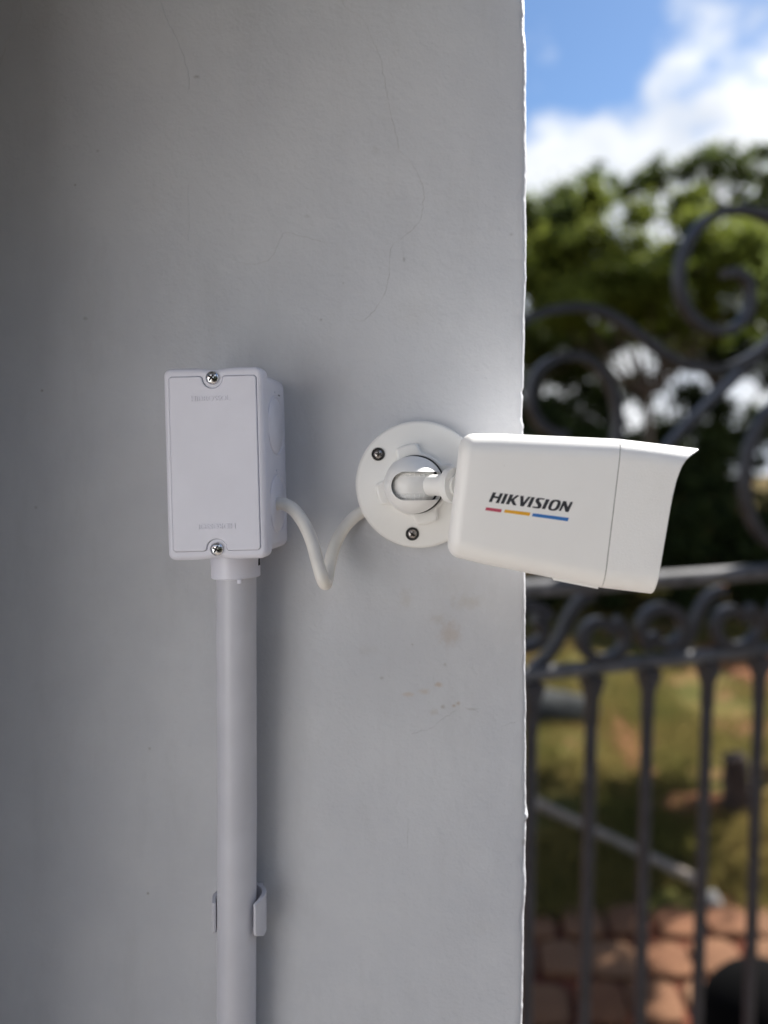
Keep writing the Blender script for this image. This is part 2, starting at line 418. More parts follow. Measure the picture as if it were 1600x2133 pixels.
# unseen return at left and eave above, added to shade the wall there
box('shading_return', (-.324 - .15, .035, 1.29), (.30, .43, 2.58), 'wall_paint', wall, .004)
box('shading_coping', (-.31, -.14, 2.62), (.66, .86, .09), 'shading_coping_dark', wall, .006)
def crack(pts, w=1.0, h=.00016, mat='crack_paint'):
    pts = [Vector(((p[0] - VX) * D / F, 0, HC + (VY - p[1]) * D / F)) for p in pts]
    path = catmull(pts, 12); V = []; Fc = []
    for i, p in enumerate(path):
        t = (path[min(i + 1, len(path) - 1)] - path[max(0, i - 1)]).normalized(); nrm = Vector((-t.z, 0, t.x))
        j = Vector((noise.noise((p.x * 400, i * .3, 1)), 0, noise.noise((p.z * 400, i * .3, 7)))) * .0008
        p = p + j; ww = .00028 * w * (.5 + .6 * abs(noise.noise((i * .17, 2, 2)))) * min(1, (i + 1) / 6, (len(path) - i) / 6)
        for s, q in ((-1, .00004), (0, -h), (1, .00004)):
            v = p + nrm * s * ww; V.append((v.x, wall_y(v.x, v.z) + q, v.z))
    for i in range(len(path) - 1):
        for k in range(2): a = i * 3 + k; Fc.append((a, a + 1, a + 4, a + 3))
    mesh('crack', V, Fc, mat, wall, 0)
crack([(712, -6), (722, 19), (746, 31), (763, 52), (777, 86), (792, 122), (801, 165), (811, 220), (825, 282), (835, 316), (856, 337), (880, 385), (882, 419), (873, 461), (839, 495), (815, 516), (810, 571), (801, 612), (777, 650), (753, 668), (732, 661)])
crack([(478, 536), (509, 549), (550, 545), (571, 526), (591, 485), (632, 492), (687, 507)], .9)
crack([(41, -6), (41, 41), (14, 89), (0, 137)], 1.3)
crack([(857, 1529), (876, 1524), (901, 1516), (928, 1494), (954, 1479)], .8)
crack([(970, 1476), (998, 1485)], .9); crack([(1044, 1515), (1081, 1502)], .9); crack([(850, 1706), (848, 1768)], .8); crack([(838, 515), (842, 545)], .6)
crack([(333, -6), (344, 34), (371, 89), (388, 137), (395, 186)], 2.6, .0003, 'wall_paint'); crack([(392, 385), (393, 440), (392, 502)], 2.4, .0002, 'wall_paint')

# ------------------------------------------------------------------ junction box
DF = .422; S = DF / F
jb = empty('junction_box', P(447, 966, D), (0, R(-1.55), 0))
jb.location = (P(447.5, 965.5, DF).x, 0, P(447.5, 965.5, DF).z)
tag(jb, 'white plastic electrical junction box with two screws on its cover', 'junction box')
W_, H_ = 207.5 * S, 401 * S
yf = -(D - DF)
bm = bmesh.new()
# body: slightly tapered towards the wall
bo = prism('body', rrect(W_ - .0022, H_ - .0045, .005, 6), yf + .0095, -.0002, 'box_plastic', jb, 0)
ol = []
for x, z in rrect(W_, H_, .0042, 7):
    ol.append((x, z))
# add scallops at top and bottom middle
def scal(pts):
    o = []
    for i, (x, z) in enumerate(pts):
        o.append((x, z)); x2, z2 = pts[(i + 1) % len(pts)]
        if abs(z - z2) < 1e-6 and abs(x - x2) > .02:
            for k in range(1, 16):
                xx = x + (x2 - x) * k / 16; dip = .0011 * math.exp(-((xx) / .006) ** 2); o.append((xx, z - math.copysign(dip, z)))
    return o
cover = prism('cover', scal(ol), yf, yf + .0098, 'box_plastic', jb, .0026, 5)
pw, ph = W_ - .0068, H_ - .0098
def panel():
    pts = []; rc = .0012; zc = 94.0e-3 / 2; rn = .0056
    hw, hh = pw / 2, ph / 2
    def notch(sg):
        a0 = math.asin((zc - hh) / rn) if abs(zc - hh) < rn else 0
        res = []
        for k in range(21):
            t = math.pi - a0 * -1 if False else None
        th = math.asin(max(-1, min(1, (hh - zc) / rn)))
        for k in range(19):
            a = (math.pi - th) + (math.pi + 2 * th) * k / 18
            res.append((rn * math.cos(a), zc + rn * math.sin(a)))
        return res
    top = notch(1)
    pts += [(-hw, hh - rc), (-hw + rc, hh)] + [(top[0][0] - .0016, hh), (top[0][0] - .0004, hh - .0005)] + top[1:-1] + [(top[-1][0] + .0004, hh - .0005), (top[-1][0] + .0016, hh)] + [(hw - rc, hh), (hw, hh - rc)]
    bot = [(-x, -z) for x, z in top]
    pts += [(hw, -hh + rc), (hw - rc, -hh)] + [(bot[0][0] + .0016, -hh), (bot[0][0] + .0004, -hh + .0005)] + bot[1:-1] + [(bot[-1][0] - .0004, -hh + .0005), (bot[-1][0] - .0016, -hh)] + [(-hw + rc, -hh), (-hw, -hh + rc)]
    return pts
pp_ = panel()
def offset(pts, d):
    res = []; n = len(pts)
    for i in range(n):
        a, b, c = Vector(pts[i - 1]), Vector(pts[i]), Vector(pts[(i + 1) % n])
        t = ((b - a).normalized() + (c - b).normalized()).normalized(); q = b + Vector((-t.y, t.x)) * d; res.append((q.x, q.y))
    return res
ctt = prism('cut', offset(pp_, .0003), yf - .002, yf + .0008, 'dark_gap', jb)
bpy.context.view_layer.update(); boolean(cover, [ctt])
for p in cover.data.polygons:
    if p.area > 1e-4 or abs(p.normal.y) > .999: p.use_smooth = False
pan = prism('cover_panel', pp_, yf - .0008, yf + .0016, 'box_plastic', jb, .0006, 2)
def screw(parent, c, r, mat, ang=20, dark=False, ring=0):
    m4 = Matrix.Translation(c)
    prof = [(0, -.0016), (r * .35, -.00155), (r * .72, -.0012), (r * .93, -.0006), (r, 0), (r, .0015)]
    s = lathe('screw', prof, mat, parent, 28, m4)
    rot = Matrix.Rotation(R(ang), 4, 'Y')
    for w, h in ((r * 1.15, r * .26), (r * .26, r * 1.15)):
        c1 = box('slot', (0, -.0012, 0), (w, .0022, h), 'dark_gap'); c1.matrix_world = m4 @ rot
        bpy.context.view_layer.update()
        # cut the cross recess for real; parent transform cancels because cutter shares it
        c1.parent = parent
        bpy.context.view_layer.update()
        boolean(s, [c1])
    d = lathe('recess', [(0, -.0002), (r * .5, -.0002), (r * .5, .0002)], 'dark_gap', s, 20, m4)
    if ring:
        lathe('countersink', [(r * 1.03, -.0004), (ring, -.0006), (ring, .0010), (r * 1.03, .0010)], 'dark_gap', s, 28, m4)
    return s
screw(jb, Vector((0, yf - .0006, .0470)), .0037, 'chrome', 38)
screw(jb, Vector((0, yf - .0006, -.0470)), .0037, 'chrome', 28)
def text_mesh(name, txt, width, depth, mat, parent, xf, bold=False):
    cu = bpy.data.curves.new(name, 'FONT'); cu.body = txt; cu.align_x = 'CENTER'; cu.align_y = 'CENTER'; cu.extrude = .5; cu.resolution_u = 3
    o = bpy.data.objects.new(name, cu); COL.objects.link(o); dg = bpy.context.evaluated_depsgraph_get(); dg.update()
    me = bpy.data.meshes.new_from_object(o.evaluated_get(dg)); bpy.data.objects.remove(o, do_unlink=True)
    xsv = [v.co.x for v in me.vertices]; ysv = [v.co.y for v in me.vertices]
    w = max(xsv) - min(xsv); cx = (max(xsv) + min(xsv)) / 2; cy = (max(ysv) + min(ysv)) / 2; k = width / w
    for v in me.vertices: v.co = xf @ Vector(((v.co.x - cx) * k, -v.co.z * 2 * depth, (v.co.y - cy) * k * 1.05))
    return link(name, me, mat, parent, 30)
yp = yf - .0008
text_mesh('embossed_lettering', 'HIDROSSOL', .0212, .00028, 'box_plastic', pan, Matrix.Translation((-.001, yp, .0358)))
text_mesh('embossed_lettering', 'HIDROSSOL', .0212, .00028, 'box_plastic', pan, Matrix.Translation((.000, yp, -.0345)) @ Matrix.Rotation(math.pi, 4, 'Y'))
# knockouts on the right flank
for zc in (.022, -.024):
    xf = Matrix.Translation((W_ / 2 - .0011, -.0205, zc)) @ Matrix.Rotation(R(90), 4, 'Z')
    k1 = lathe('knockout', [(0, -.0008), (.0150, -.0008), (.0158, -.0002), (.0158, .001)], 'box_plastic', jb, 48, xf)
    xr = xf
    lathe('groove', [(.0166, -.00025), (.0170, -.0006), (.0174, -.00025), (.0170, .0002), (.0166, -.00025)], 'box_plastic', k1, 48, xr)
    box('pry_notch', (W_ / 2 - .0010, -.0205, zc + .0195), (.0010, .003, .0012), 'box_plastic', k1, .0002)
box('scratch', (W_ / 2 - .00105, -.012, .0405), (.0004, .0035, .0005), 'dark_gap', jb)
# socket the conduit slides into
HUBZ = -H_ / 2
hub_c = jb.matrix_world
bpy.context.view_layer.update()
top_w = P(492, 1168, D - .024); inv = jb.matrix_world.inverted()
hl = inv @ Vector((P(492, 1190, D - .024)))
XF = Matrix.Translation((hl.x, -.0245, HUBZ - .0055)) @ Matrix.Rotation(R(90), 4, 'X') @ Matrix.Rotation(R(0), 4, 'Y')
hub = lathe('socket', [(.0116, .0075), (.0132, .0075), (.0137, .0070), (.0140, -.006), (.0140, -.008), (.0116, -.008)], 'box_plastic', jb, 40, Matrix.Translation((hl.x, -.0245, HUBZ - .0055)) @ Matrix.Rotation(R(-90), 4, 'X'))
box('vent_slot', (hl.x + .0136, -.0250, HUBZ - .0045), (.0010, .003, .0040), 'dark_gap', hub, .0003)
box('moulding_tab', (hl.x + .006, -.0375, HUBZ - .0140), (.0022, .0015, .0024), 'box_plastic', hub, .0004)

# ------------------------------------------------------------------ conduit and clip
rp = .0112
pt = P(492.5, 1176, D - .0245); pb = P(492.5, 2180, D - .0128)
path = [Vector((pt.x, pt.y, pt.z + .003)), pt, pt.lerp(pb, .12), pt.lerp(pb, .3), pt.lerp(pb, .5), pt.lerp(pb, .75), pb, Vector((pb.x, pb.y, 1.2)), Vector((pb.x, pb.y, .03))]
path[3].y += .001; path[4].y += .0016; path[5].y += .0008
cond = tube('conduit_pipe', path, rp, 'pipe_plastic', None, 40)
tag(cond, 'pale grey plastic conduit pipe running down the wall from the junction box', 'pipe')
zc = P(0, 1905, D - .015).z
py_c = -.0139
clip = empty('pipe_clip', (pt.x, 0, zc)); tag(clip, 'small grey open plastic clip gripping the conduit on the wall', 'clip')
def clip_arm(a0, a1, name, hh, dx=0.0):
    V = []; Fc = []; n = 16
    ri, ro = rp + .0003, rp + .0029
    for i in range(n + 1):
        a = R(a0 + (a1 - a0) * i / n); tip = max(0, (i - n + 4) / 4)
        h = hh * (1 - .12 * tip)
        for r in (ri, ro - .0006 * tip):
            for z in (-h, h): V.append((r * math.sin(a), py_c - r * math.cos(a), z + (.002 * tip if z < 0 else -.0005 * tip)))
    for i in range(n):
        a = i * 4; b = a + 4
        Fc += [(a, a + 1, b + 1, b), (a + 2, b + 2, b + 3, a + 3), (a, b, b + 2, a + 2), (a + 1, a + 3, b + 3, b + 1)]
    Fc += [(0, 2, 3, 1), (n * 4, n * 4 + 1, n * 4 + 3, n * 4 + 2)]
    o = mesh(name, [(v[0] + (dx if i > 0 else 0), v[1], v[2]) for i, v in enumerate(V)], Fc, 'pipe_plastic', clip, 40)
    md = o.modifiers.new('bevel', 'BEVEL'); md.width = .0005; md.segments = 2
clip_arm(165, 50, 'arm', .0118); clip_arm(-165, -62, 'arm', .0112, -.0034)
box('base', (0, -.0012, 0), (.018, .0030, .022), 'pipe_plastic', clip, .0006)

# ------------------------------------------------------------------ cable
cab = [P(570, 1052, .447), P(588, 1049, .447), P(612, 1062, .445), P(634, 1092, .441), P(650, 1128, .437), P(661, 1168, .433), P(671, 1203, .431), P(678, 1216, .4365), P(682, 1206, .4455), P(687, 1176, .4535), P(697, 1138, .4575), P(714, 1104, .4605), P(736, 1079, .4650), P(752, 1068, .4680), P(768, 1060, .4683)]
cable = tube('cable', catmull(cab, 10), .0037, 'cable_plastic', None, 20); tag(cable, 'short white cable sagging from the junction box to the round camera base', 'cable')

# ------------------------------------------------------------------ security camera
PC = P(873, 1009, D - .009)
sc = empty('security_camera', (PC.x, 0, PC.z)); tag(sc, 'white bullet security camera with printed lettering on a round wall base', 'security camera')
RB = 133 * (D - .009) / F
base = lathe('base_plate', [(0, -.0090), (RB - .0022, -.0090), (RB - .0009, -.0086), (RB, -.0074), (RB, -.0003), (RB - .003, -.0003), (RB - .003, -.0070), (0, -.0070)], 'mount_white', sc, 96)
def base_pt(px, py, y):
    p = P(px, py, D + y); return Vector((p.x - PC.x, y, p.z - PC.z))
for i, (px, py) in enumerate(((788, 946), (859, 1112), (973, 968))):
    screw(base, base_pt(px, py, -.0090), .0030, 'steel_dark', 10 + i * 25, True, .0040)
# lobed clamp nut
def lobed(r0, r1, n=160, ph=R(105), half=R(13), soft=R(12)):
    o = []
    for k in range(n):
        a = 2 * math.pi * k / n
        d = abs(((a - ph + math.pi / 4) % (math.pi / 2)) - math.pi / 4)
        f = 1 if d < half else (max(0, 1 - (d - half) / soft)); f = f * f * (3 - 2 * f)
        r = r0 + (r1 - r0) * f; o.append((r * math.cos(a), r * math.sin(a)))
    return o
SN = (D - .014) / F
nc = base_pt(868, 1009, -.014)
prism('clamp_nut', [(x + nc.x, z + nc.z) for x, z in lobed(67 * SN, 86 * SN)], -.0145, -.0088, 'mount_white', sc, .0016, 4)
# ball housing with a slot to the right
hc = base_pt(858, 1010.5, -.040); RH = 60.5 * (D - .034) / F
prof = [(RH - .0016, -.008), (RH, -.008), (RH, -.031)]
yc0 = -.030
for k in range(0, 17):
    a = R(90 * k / 16); prof.append((max(RH * math.cos(a), 0), -.0325 - .0190 * math.sin(a)))
TI = .0018
inner = [(max((RH - TI) * math.cos(R(90 * k / 16)), 0), -.0325 - (.0190 - TI) * math.sin(R(90 * k / 16))) for k in range(16, -1, -1)]
prof += inner + [(RH - TI, -.008), (RH - .0016, -.008)]
XH = Matrix.Translation((hc.x, 0, hc.z))
hous = lathe('ball_housing', prof, 'gloss_white', sc, 72, XH)
sw = .0079
slot = [(hc.x - .0030 + sw * math.cos(a), hc.z - .0004 + sw * math.sin(a)) for a in [R(90 + 180 * k / 20) for k in range(21)]] + [(hc.x + .05, hc.z - .0004 - sw), (hc.x + .05, hc.z - .0004 + sw)]
ct = prism('cut', slot, -.09, -.0255, 'dark_gap'); ct.location = sc.location
bpy.context.view_layer.update(); boolean(hous, [ct])
md = hous.modifiers.new('bevel', 'BEVEL'); md.width = .0007; md.segments = 3; md.limit_method = 'ANGLE'; md.angle_limit = R(50)
lathe('housing_rim', [(RH + .0003, -.0172), (RH + .0009, -.0169), (RH + .0009, -.0140), (RH + .0003, -.0140)], 'dark_gap', sc, 72, XH)
# ball
BR = .0139
bm = bmesh.new(); bmesh.ops.create_uvsphere(bm, u_segments=48, v_segments=32, radius=BR)
bmesh.ops.translate(bm, vec=(hc.x, -.0335, hc.z), verts=bm.verts)
ball = from_bm('pivot_ball', bm, 'ball_white', sc)
for sg in (1, -1):
    for q in range(7):
        a = R(-38 + 12 * q)
        pth = [Vector((hc.x + (BR + .00005) * math.sin(a) * math.cos(b), -.0335 - (BR + .00005) * math.cos(a) * math.cos(b), hc.z + sg * (BR + .00005) * math.sin(b))) for b in [R(20 + 3 * t) for t in range(9)]]
        tube('grip_rib', pth, .0002, 'gloss_white', ball, 6)
    for b in (R(20), R(28), R(35)):
        pth = [Vector((hc.x + (BR + .00005) * math.sin(a) * math.cos(b), -.0335 - (BR + .00005) * math.cos(a) * math.cos(b), hc.z + sg * (BR + .00005) * math.sin(b))) for a in [R(-45 + 6 * t) for t in range(16)]]
        tube('grip_rib', pth, .0002, 'gloss_white', ball, 6)
# camera head: own frame, pitched down 6.9 degrees
DN = .387; SB = DN / F; PIT = 6.9
hp = P(943, 1031, DN); HY = .034
HL = Vector((hp.x - PC.x, 0, hp.z - PC.z)); YC = -(D - DN) + HY
M = Matrix.Translation((HL.x, YC, HL.z)) @ Matrix.Rotation(R(PIT), 4, 'Y')
def head_uv(px, py):
    dx, dy = px - 943, py - 1031; c, s = math.cos(R(PIT)), math.sin(R(PIT))
    return ((dx * c + dy * s) * SB, -(-dx * s + dy * c) * SB)
# arm between ball and body
ae = M @ Vector((-.001, 0, .0042)); a0 = Vector((hc.x + .002, -.0350, hc.z)); 
ad = (ae - a0)
arm = tube('arm', [a0 + ad * t for t in (0, .3, .6, 1.1)], .0059, 'mount_white', sc, 32)
tube('collar', [a0 + ad * t for t in (.885, .89, .95, 1.04)], lambda t: .0092 if t < .1 else .0097, 'mount_white', sc, 40, smooth=25)
def section(h, a, r, n=8):
    return [(y, z) for y, z in rrect(2 * a, 2 * h, r, n)]
def hh(u): return .0326 + (.0388 - .0326) * max(0, min(1, u / .081))
def loft(name, secs, mat, caps=(True, True), inner=None):
    V = []; Fc = []
    n = len(secs[0])
    for s in secs: V += [M @ Vector(v) for v in s]
    for i in range(len(secs) - 1):
        for k in range(n): Fc.append((i * n + k, i * n + (k + 1) % n, (i + 1) * n + (k + 1) % n, (i + 1) * n + k))
    if caps[0]: Fc.append(tuple(range(n)))
    if caps[1]: Fc.append(tuple((len(secs) - 1) * n + k for k in range(n)))
    return mesh(name, V, Fc, mat, sc, 32)
RC = .0115; RE = .0075
secs = []
for k in range(9):
    a = R(90 * k / 8); ins = RE * (1 - math.sin(a)); u = RE * (1 - math.cos(a))
    secs.append([(u, y, z) for y, z in section(hh(0) - ins, HY - ins, max(RC - ins * .75, .002))])
for u in (.02, .04, .06, .0812): secs.append([(u, y, z) for y, z in section(hh(u), HY, RC)])
body = loft('body', secs, 'cam_white')
loft('seam', [[(u, y, z) for y, z in section(.0388 - .0007, HY - .0007, RC)] for u in (.078, .085)], 'dark_gap')
U0 = .08155
PRO = [(-.0388, .1078), (-.02, .1086), (-.001, .1095), (.012, .1102), (.021, .1112), (.0275, .1128), (.0312, .1144), (.035, .1182), (.0388, .1232)]
def front_u(z):
    for (a, b), (c, d) in zip(PRO, PRO[1:]):
        if z <= c: return b + (d - b) * (z - a) / (c - a)
    return PRO[-1][1]
def denser(o):   # more points along straight runs so the curved visor edge follows
    res = []
    for i, p in enumerate(o):
        q = o[(i + 1) % len(o)]; n = max(1, int(math.hypot(q[0] - p[0], q[1] - p[1]) / .003))
        for k in range(n): res.append((p[0] + (q[0] - p[0]) * k / n, p[1] + (q[1] - p[1]) * k / n))
    return res
so2 = denser(section(.0388, HY, RC)); si2 = [(y * (1 - .0024 / HY), z * (1 - .0024 / .0388)) for y, z in so2]
secs = [[(.0895, y, z) for y, z in si2], [(U0 + .0002, y, z) for y, z in si2], [(U0, y, z) for y, z in so2], [(.09, y, z) for y, z in so2], [(.1, y, z) for y, z in so2]]
secs.append([(front_u(z) - .0004, y, z) for y, z in so2]); secs.append([(front_u(z), y * .992, z * .993) for y, z in so2])
secs.append([(front_u(z) - .0003, y, z) for y, z in si2]); secs.append([(.0895, y, z) for y, z in si2])
loft('hood', secs, 'hood_white', (False, False))
loft('front_plate', [[(u, y, z) for y, z in section(.0362, HY - .0026, .0065)] for u in (.0875, .0925)], 'lens_black')
XL = M @ Matrix.Translation((.0925, 0, 0)) @ Matrix.Rotation(R(90), 4, 'Z')
lathe('lens', [(.012, .0), (.012, -.004), (.0105, -.0045), (.009, -.0035), (.006, -.0048), (0, -.0055)], 'lens_black', sc, 32, XL)
# memory card cover under the belly
uA, vA = head_uv(1157, 1205); uB, vB = head_uv(1252, 1226)
cv = []
for u, z in ((uA, -hh(uA)), (uB, -hh(uB))):
    cv.append((u, z))
V = []
for u, z in cv:
    for y, dz in ((-.026, .0012), (-.026, -.0006), (.004, -.0006), (.004, .0012)): V.append(M @ Vector((u, y, z + dz)))
mesh('card_cover', V, [(0, 1, 2, 3), (4, 7, 6, 5), (0, 4, 5, 1), (1, 5, 6, 2), (2, 6, 7, 3), (3, 7, 4, 0)], 'cam_white', sc, 0)
V = [M @ Vector((u, -HY + .0030 + dy, -hh(u) + dz)) for u in (uA, uB) for dy, dz in ((-.0018, .0026), (-.0020, .0030), (.002, .003))]
# lettering traced in the plane of the side face
def zp(zx, zy): return head_uv(1000 + zx / 7.619, 1010 + zy / 7.619)
def flat(name, polys, mat, parent, h=.00009):
    V = []; Fc = []
    for poly in polys:
        loops = poly if isinstance(poly[0], list) else [poly]
        loops = [[zp(*p) for p in lp] for lp in loops]
        fl = [p for lp in loops for p in lp]; b0 = len(V)
        V += [M @ Vector((u, -HY - h, v)) for u, v in fl]
        for t in tessellate_polygon([[Vector((u, v, 0)) for u, v in lp] for lp in loops]): Fc.append(tuple(b0 + i for i in t))
        n = len(fl); V += [M @ Vector((u, -HY + .0003, v)) for u, v in fl]; k0 = 0
        for lp in loops:
            m = len(lp)
            for i in range(m): Fc.append((b0 + k0 + i, b0 + k0 + (i + 1) % m, b0 + n + k0 + (i + 1) % m, b0 + n + k0 + i))
            k0 += m
    return mesh(name, V, Fc, mat, parent, 0)
def smooth_loop(pts, n=4):
    p = [Vector((*a, 0)) for a in pts]; m = len(p); o = []
    for i in range(m):
        p0, p1, p2, p3 = p[i - 1], p[i], p[(i + 1) % m], p[(i + 2) % m]
        for k in range(n):
            t = k / n; v = .5 * ((2 * p1) + (p2 - p0) * t + (2 * p0 - 5 * p1 + 4 * p2 - p3) * t * t + (3 * p1 - p0 - 3 * p2 + p3) * t ** 3); o.append((v.x, v.y))
    return o
letters = [
    [(137, 270), (205, 118), (258, 123), (231, 177), (296, 185), (320, 131), (368, 137), (297, 292), (245, 287), (282, 217), (215, 208), (185, 275)],
    [(325, 295), (395, 140), (448, 146), (378, 302)],
    [(407, 305), (478, 150), (531, 157), (502, 222), (582, 163), (628, 168), (540, 238), (580, 328), (524, 322), (487, 254), (460, 311)],
    [(640, 172), (695, 178), (690, 277), (765, 187), (808, 190), (690, 342), (637, 337)],
    [(745, 350), (818, 193), (873, 198), (798, 357)],
    [(1030, 218), (1020, 237), (962, 231), (942, 238), (938, 250), (945, 264), (972, 298), (981, 322), (972, 352), (950, 371), (920, 376), (828, 361), (838, 341), (900, 348), (917, 340), (918, 326), (908, 311), (887, 279), (880, 255), (886, 230), (905, 212), (938, 205)],
    [(977, 380), (1050, 225), (1108, 232), (1033, 386)],
    [smooth_loop([(1083, 350), (1108, 285), (1148, 245), (1200, 235), (1255, 243), (1282, 272), (1276, 318), (1252, 370), (1212, 402), (1158, 411), (1105, 400), (1083, 377)]),
     smooth_loop([(1131, 362), (1152, 308), (1177, 274), (1205, 264), (1229, 274), (1228, 300), (1205, 350), (1180, 376), (1150, 384), (1134, 377)])],
    [(1247, 413), (1322, 255), (1370, 260), (1392, 352), (1438, 268), (1477, 273), (1402, 433), (1355, 428), (1330, 330), (1283, 416)]]
flat('lettering', letters, 'print_black', body)
flat('stripe', [[(82, 402), (98, 355), (348, 388), (332, 437)]], 'print_red', body)['label'] = 'short crimson stripe under the lettering'
flat('stripe', [[(380, 438), (397, 392), (800, 440), (785, 492)]], 'print_yellow', body)['label'] = 'amber stripe under the lettering'
flat('stripe', [[(822, 497), (843, 450), (1412, 525), (1392, 578)]], 'print_blue', body)['label'] = 'long blue stripe under the lettering'

# ------------------------------------------------------------------ wrought iron gate
GO = P(1100, 1228, 1.60)                       # on the upper rail
gdir = Vector((math.cos(R(22)), math.sin(R(22)), 0)); gn = Vector((-gdir.y, gdir.x, 0))
gate = empty('wrought_iron_gate', (GO.x, GO.y, 0), (0, 0, R(22)))
tag(gate, 'dark grey wrought iron gate with scrollwork above straight vertical bars', 'gate')
ROLL = Matrix.Rotation(R(1.1), 4, 'Y')
camp = Vector((0, -D, HC))
def G(px, py):
    """where the sight line of a pixel meets the gate's plane, in gate coordinates"""
    d = P(px, py, 1.0) - camp; t = (GO - camp).dot(gn) / d.dot(gn); w = camp + d * t - Vector((GO.x, GO.y, 0))
    return Vector((w.dot(gdir), 0, w.z))
def gcurve(name, pts, a=.009, b=.013, n=8, off=0.0):
    p = [G(*q) + Vector((0, off, 0)) for q in pts]
    return tube(name, catmull(p, n), (b, a), 'iron_paint', gate, square=True, up=Vector((0, 1, 0)), smooth=40)
def grail(name, q0, q1, a, b):
    p0, p1 = G(*q0), G(*q1); d = (p1 - p0).normalized(); p1 = p0 + d * 1.6; p0 = p0 - d * .09
    o = tube(name, [p0, p1], a, 'rail_sunlit_grey', gate, 20); return o, p0, p1
r1, a1, b1 = grail('rail', (1100, 1226), (1600, 1191), .019, .017)
r2, a2, b2 = grail('rail', (1100, 1405), (1600, 1352), .016, .016)
barx = [(1108, 1095), (1234, 1216), (1351, 1332), (1475, 1452), (1583, 1560)]
prevs = []
for t0, t1 in barx:
    p0, p1 = G(t0, 1395), G(t1, 2133); prevs.append((p0, p1))
stp = (prevs[-1][0].x - prevs[0][0].x) / 4
for k in range(1, 8):
    p0, p1 = prevs[4]; prevs.append((p0 + Vector((stp * k, 0, 0)), p1 + Vector((stp * k, 0, 0))))
d2 = (b2 - a2).normalized()
for p0, p1 in prevs:
    zt = a2.z + (p0.x - a2.x) * d2.z / d2.x - .012; dd = (p1 - p0).normalized()
    top = p0 + dd * ((zt - p0.z) / dd.z); bot = p0 + dd * ((.10 - p0.z) / dd.z)
    o = tube('bar', [top, bot], (.0108, .0108), 'iron_paint', gate, square=True); o.modifiers.new('bevel', 'BEVEL').width = .002
    c = top + dd * .03
    tube('bar_head', [top + dd * .004, top + dd * .02, top + dd * .055, top + dd * .11], lambda t: (.0205, .0205) if t < .5 else (.0115, .0115), 'iron_paint', gate, square=True)
lowb = box('rail', (a2.x + .75, 0, .10), (1.75, .034, .034), 'iron_paint', gate, .003)
box('hinge_post', (a1.x - .02, 0, 1.5), (.06, .06, 3.0), 'iron_paint', gate, .004)
# big scrolls over the rail
gcurve('scroll', [(1700, 640), (1680, 540), (1635, 475), (1580, 445), (1525, 438), (1475, 455), (1435, 500), (1416, 555), (1416, 605), (1432, 648), (1466, 680), (1510, 690), (1547, 668), (1563, 628), (1558, 588), (1535, 567), (1508, 570)], .010, .014)
gcurve('scroll', [(1060, 690), (1100, 664), (1150, 646), (1210, 641), (1265, 655), (1320, 690), (1370, 728), (1420, 755), (1470, 768), (1515, 765), (1560, 745), (1610, 705), (1660, 650)], .009, .013)
gcurve('scroll', [(1640, 690), (1590, 735), (1540, 785), (1485, 838), (1435, 888), (1390, 940), (1340, 1010), (1300, 1090), (1270, 1170), (1262, 1212)], .009, .013, off=.014)
gcurve('scroll', [(1180, 905), (1150, 900), (1122, 880), (1106, 845), (1108, 800), (1132, 762), (1175, 743), (1220, 748), (1258, 780), (1280, 830), (1286, 890), (1275, 960), (1250, 1040), (1225, 1130), (1212, 1212)], .009, .013)
gcurve('scroll', [(1690, 800), (1640, 820), (1595, 860), (1565, 920), (1552, 985), (1555, 1050), (1575, 1100), (1610, 1135), (1660, 1150), (1700, 1130), (1715, 1090)], .010, .014)
# row of small scrolls between the rails
def sscroll(cx, cy, flip, a0):
    pts = []
    for k in range(26):
        a = R(a0 + 395 * k / 25); r = 22 + 24 * min(1, k / 12)
        pts.append((cx + flip * r * math.cos(a), cy + r * math.sin(a)))
    return pts
for cx, cy, f, a0 in ((1100, 1307, 1, -60), (1255, 1328, -1, 200), (1380, 1312, -1, 20), (1533, 1302, -1, 200), (1655, 1288, -1, 20)):
    gcurve('small_scroll', sscroll(cx, cy, f, a0), .0108, .014, 4)
for pts in ([(1112, 1396), (1140, 1375), (1168, 1335), (1188, 1290), (1212, 1255), (1240, 1238)], [(1398, 1378), (1425, 1355), (1448, 1310), (1466, 1268), (1490, 1240), (1515, 1230)],
            [(1670, 1350), (1690, 1310), (1705, 1260), (1725, 1220)]):
    gcurve('small_scroll', pts, .0105, .013, 6, off=.012)

# ------------------------------------------------------------------ things on the ground behind the gate
def on_ground(px, py):
    d = HC * F / (py - VY); p = P(px, py, d); return Vector((p.x, p.y, ground_z(p.x, p.y)))
pa = on_ground(1040, 1655); pbp = on_ground(1452, 1856)
pp = tube('pole', [pa + Vector((0, 0, .05)), pa.lerp(pbp, .5) + Vector((0, 0, .045)), pbp + Vector((0, 0, .045))], .031, 'grey_pipe', None, 18)
tag(pp, 'long grey pole lying slantwise on the grass behind the gate bars', 'pole')
def rock(name, c, r, mat, label, cat, seed=1, sq=(1, 1, .7), parent=None):
    bm = bmesh.new(); bmesh.ops.create_icosphere(bm, subdivisions=3, radius=1)
    for v in bm.verts:
        n = 1 + .28 * noise.noise(v.co * 1.3 + Vector((seed, 0, 0))) + .1 * noise.noise(v.co * 3.5 + Vector((seed, 3, 0)))
        v.co = Vector((v.co.x * n * r * sq[0], v.co.y * n * r * sq[1], v.co.z * n * r * sq[2] + r * sq[2] * .6))
    o = from_bm(name, bm, mat, parent, 60); o.location = c; tag(o, label, cat); return o
rock('stone_lump', on_ground(1480, 1885), .055, 'stone_pale', 'small pale stone on the grass just past the end of the pole', 'stone', 3)
